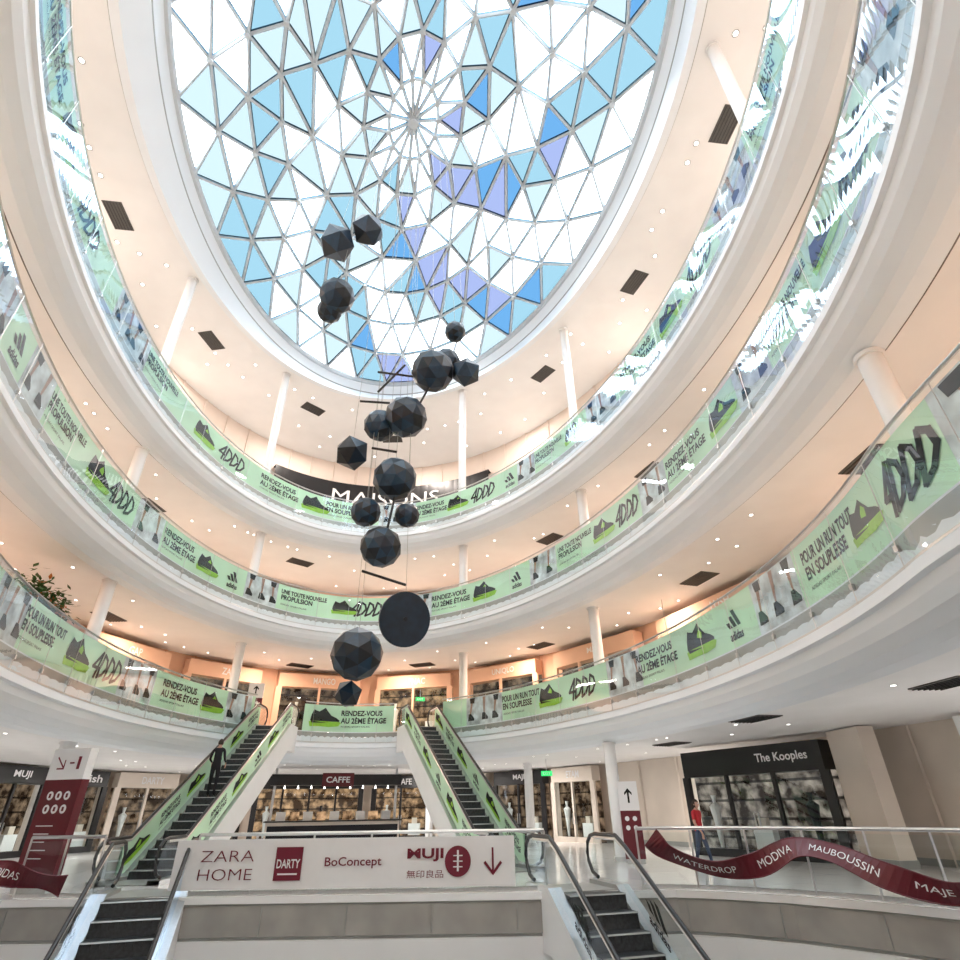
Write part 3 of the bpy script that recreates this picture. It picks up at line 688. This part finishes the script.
for k in range(1500):
    p=c+Vector((random.gauss(0,.25),random.uniform(-1.3,1.3),1.65+abs(random.gauss(0,.36)))); a=random.random()*6.28; l=random.uniform(.07,.17)
    dx=Vector((math.cos(a),math.sin(a),random.uniform(-.5,.8))).normalized()*l; dy=Vector((-math.sin(a),math.cos(a),random.uniform(-.3,.3)))*l*.4
    mb.add([p-dx,p+dy,p+dx,p-dy],[(0,1,2,3)],'flower' if random.random()<.10 else 'leaf')
mb.build('planter_shrub')
# ------------------------------------------------------------------ people
def person(name,loc,heading,H,shirt,pants,long_hair=False,pose='walk',sleeve=True):
    k=H/1.7
    V={};E=[];Rr={}
    def v(n,x,y,z,r,r2=None): V[n]=(x*k,y*k,z*k); Rr[n]=(r*k,(r2 or r)*k)
    sw=.18 if pose=='walk' else .03
    v('pel',0,0,.93,.145,.10); v('wst',0,0,1.08,.125,.09); v('che',0,.0,1.28,.15,.10); v('nkb',0,.0,1.43,.075,.07); v('nk',0,-.01,1.50,.05,.05); v('hd',0,-.02,1.56,.05,.05)
    E+=[('pel','wst'),('wst','che'),('che','nkb'),('nkb','nk'),('nk','hd')]
    for s,n in((1,'L'),(-1,'R')):
        f=s*sw
        v('hip'+n,s*.085,0,.88,.09,.09); v('kn'+n,s*.10,-f*.5-.02,.49,.058,.06); v('an'+n,s*.11,-f+(.05 if f<0 else 0)*1,.09,.038,.04); v('to'+n,s*.13,-f-.16,.035,.03,.028)
        E+=[('pel','hip'+n),('hip'+n,'kn'+n),('kn'+n,'an'+n),('an'+n,'to'+n)]
        v('sh'+n,s*.175,0,1.39,.055,.055); v('el'+n,s*.235,f*.4+.02,1.12,.042,.042)
        hx,hy,hz=(s*.25,f*1.0-.08,.90) if pose=='walk' else (s*.22,-.20,1.02)
        v('wr'+n,hx,hy,hz,.026,.022); v('pm'+n,hx*1.0,hy-.02,hz-.07,.034,.018)
        E+=[('nkb','sh'+n),('sh'+n,'el'+n),('el'+n,'wr'+n),('wr'+n,'pm'+n)]
        for j in range(4):
            oy=-.03+.02*j
            v('f%d%s'%(j,n),hx+s*.005,hy-.02+oy,hz-.125-.006*(1.5-abs(j-1.5)),.0095); v('g%d%s'%(j,n),hx-s*.012,hy-.02+oy*1.1,hz-.165-.008*(1.5-abs(j-1.5)),.0085)
            E+=[('pm'+n,'f%d%s'%(j,n)),('f%d%s'%(j,n),'g%d%s'%(j,n))]
        v('th'+n,hx-s*.01,hy-.065,hz-.09,.0105); E+=[('pm'+n,'th'+n)]
    names=list(V); me=bpy.data.meshes.new(name); me.from_pydata([V[n] for n in names],[(names.index(a),names.index(b)) for a,b in E],[])
    ob=bpy.data.objects.new(name,me); bpy.context.collection.objects.link(ob)
    sk=ob.modifiers.new('s','SKIN'); sk.use_smooth_shade=True
    if me.skin_vertices:
        for i,n in enumerate(names): me.skin_vertices[0].data[i].radius=Rr[n]; me.skin_vertices[0].data[i].use_root=(n=='pel')
    ss=ob.modifiers.new('u','SUBSURF'); ss.levels=1; ss.render_levels=1
    dg=bpy.context.evaluated_depsgraph_get(); me2=bpy.data.meshes.new_from_object(ob.evaluated_get(dg))
    bpy.data.objects.remove(ob)
    mb=MB(); mb.mi(shirt)
    vs=[x.co.copy() for x in me2.vertices]
    X=Matrix.Translation(loc)@Matrix.Rotation(heading,4,'Z')
    groups={}
    for p in me2.polygons:
        c=p.center; z=c.z/k; ax=abs(c.x)/k
        arm_=ax>.165 and z<1.36 and z>.70
        if arm_: m=shirt if z>(1.02 if sleeve else 1.2) else 'skin'
        elif z>1.46: m='skin'
        elif z>.96: m=shirt
        elif z>.10: m=pants
        else: m='black'
        groups.setdefault(m,[]).append(tuple(p.vertices))
    b=len(mb.v); mb.v+= [tuple(X@q) for q in vs]
    for m,fs in groups.items():
        ii=mb.mi(m)
        for f in fs: mb.f.append(tuple(b+q for q in f)); mb.m.append(ii)
    hc=Vector((0,-.035,1.60))*k; nu,nv=20,14
    def hp(u,w,sc=1.0):
        th_=2*math.pi*u; ph_=math.pi*w; x=math.sin(ph_)*math.cos(th_); y=math.sin(ph_)*math.sin(th_); z=math.cos(ph_)
        jaw=1-.28*max(0,-z); fx=x*.076*jaw; fy=y*.095*(1-.12*max(0,-z)); fz=z*.118
        if y<-.6: 
            if abs(x)<.2 and -.28<z<.12: fy-=.018*(1-abs(x)/.2)*(1+(-z)*1.5)
            if .02<z<.22 and .2<abs(x)<.5: fy+=.007
        return hc+Vector((fx*sc,fy*sc,fz*sc))*k
    hv=[];hf=[]
    for j in range(nv+1):
        for i in range(nu): hv.append(X@hp(i/nu,j/nv))
    for j in range(nv):
        for i in range(nu): hf.append((j*nu+i,j*nu+(i+1)%nu,(j+1)*nu+(i+1)%nu,(j+1)*nu+i))
    mb.add(hv,hf,'skin')
    cap=[];cf=[]
    for j in range(nv+1):
        for i in range(nu): cap.append(X@(hp(i/nu,j/nv,1.09)+Vector((0,.006,.006))*k))
    for j in range(nv):
        for i in range(nu):
            y=math.sin(2*math.pi*(i+.5)/nu); z=math.cos(math.pi*(j+.5)/nv)
            lim=.45 if y<-.35 else (-.9 if long_hair else -.35)
            if z>lim or (y<-.35 and z>.5): cf.append((j*nu+i,j*nu+(i+1)%nu,(j+1)*nu+(i+1)%nu,(j+1)*nu+i))
    mb.add(cap,cf,'hair')
    if long_hair: mb.tube([X@(hc+Vector((0,.07,.02))*k),X@(hc+Vector((0,.095,-.10))*k),X@(hc+Vector((0,.10,-.24))*k)],[.075*k,.08*k,.03*k],'hair',10)
    for s in(-1,1):
        mb.tube([X@(hc+Vector((s*.03,-.092,.012))*k),X@(hc+Vector((s*.03,-.086,.012))*k)],.011*k,'signwhite',8); mb.tube([X@(hc+Vector((s*.03,-.095,.012))*k),X@(hc+Vector((s*.03,-.09,.012))*k)],.006*k,'black',8)
        mb.tube([X@(hc+Vector((s*.074,0,.02))*k),X@(hc+Vector((s*.084,.01,.0))*k),X@(hc+Vector((s*.076,0,-.025))*k)],[.01*k,.016*k,.008*k],'skin',6)
    mb.tube([X@(hc+Vector((-.022,-.083,-.055))*k),X@(hc+Vector((0,-.089,-.053))*k),X@(hc+Vector((.022,-.083,-.055))*k)],.006*k,'redprint',6)
    return mb.build(name,smooth=True)
person('woman_walking',Vector((11.15,16.5,0)),D2R(20),1.66,'shirt_r','jeans',True,'walk',False)
par,P_,zp_,L_=e1
s_m=.9+ (L_-1.8)*.38
sdm=(L_-1.8)/max(4,int((L_-1.8)/.40)); kst=int((s_m-.9)/sdm); s_m=.9+(kst+.55)*sdm
pm=P_(s_m,.1,zp_(.9+kst*sdm+sdm*.98)); person('man_standing',pm,D2R(-12)+math.pi,1.78,'dark','dark',False,'stand')
# ------------------------------------------------------------------ world
w=bpy.data.worlds.new('sky'); scene.world=w; w.use_nodes=True; nt=w.node_tree; nt.nodes.clear()
o=nt.nodes.new('ShaderNodeOutputWorld'); bg=nt.nodes.new('ShaderNodeBackground'); nt.links.new(bg.outputs[0],o.inputs[0])
bg.inputs[0].default_value=(.90,.96,1,1); bg.inputs[1].default_value=5.0
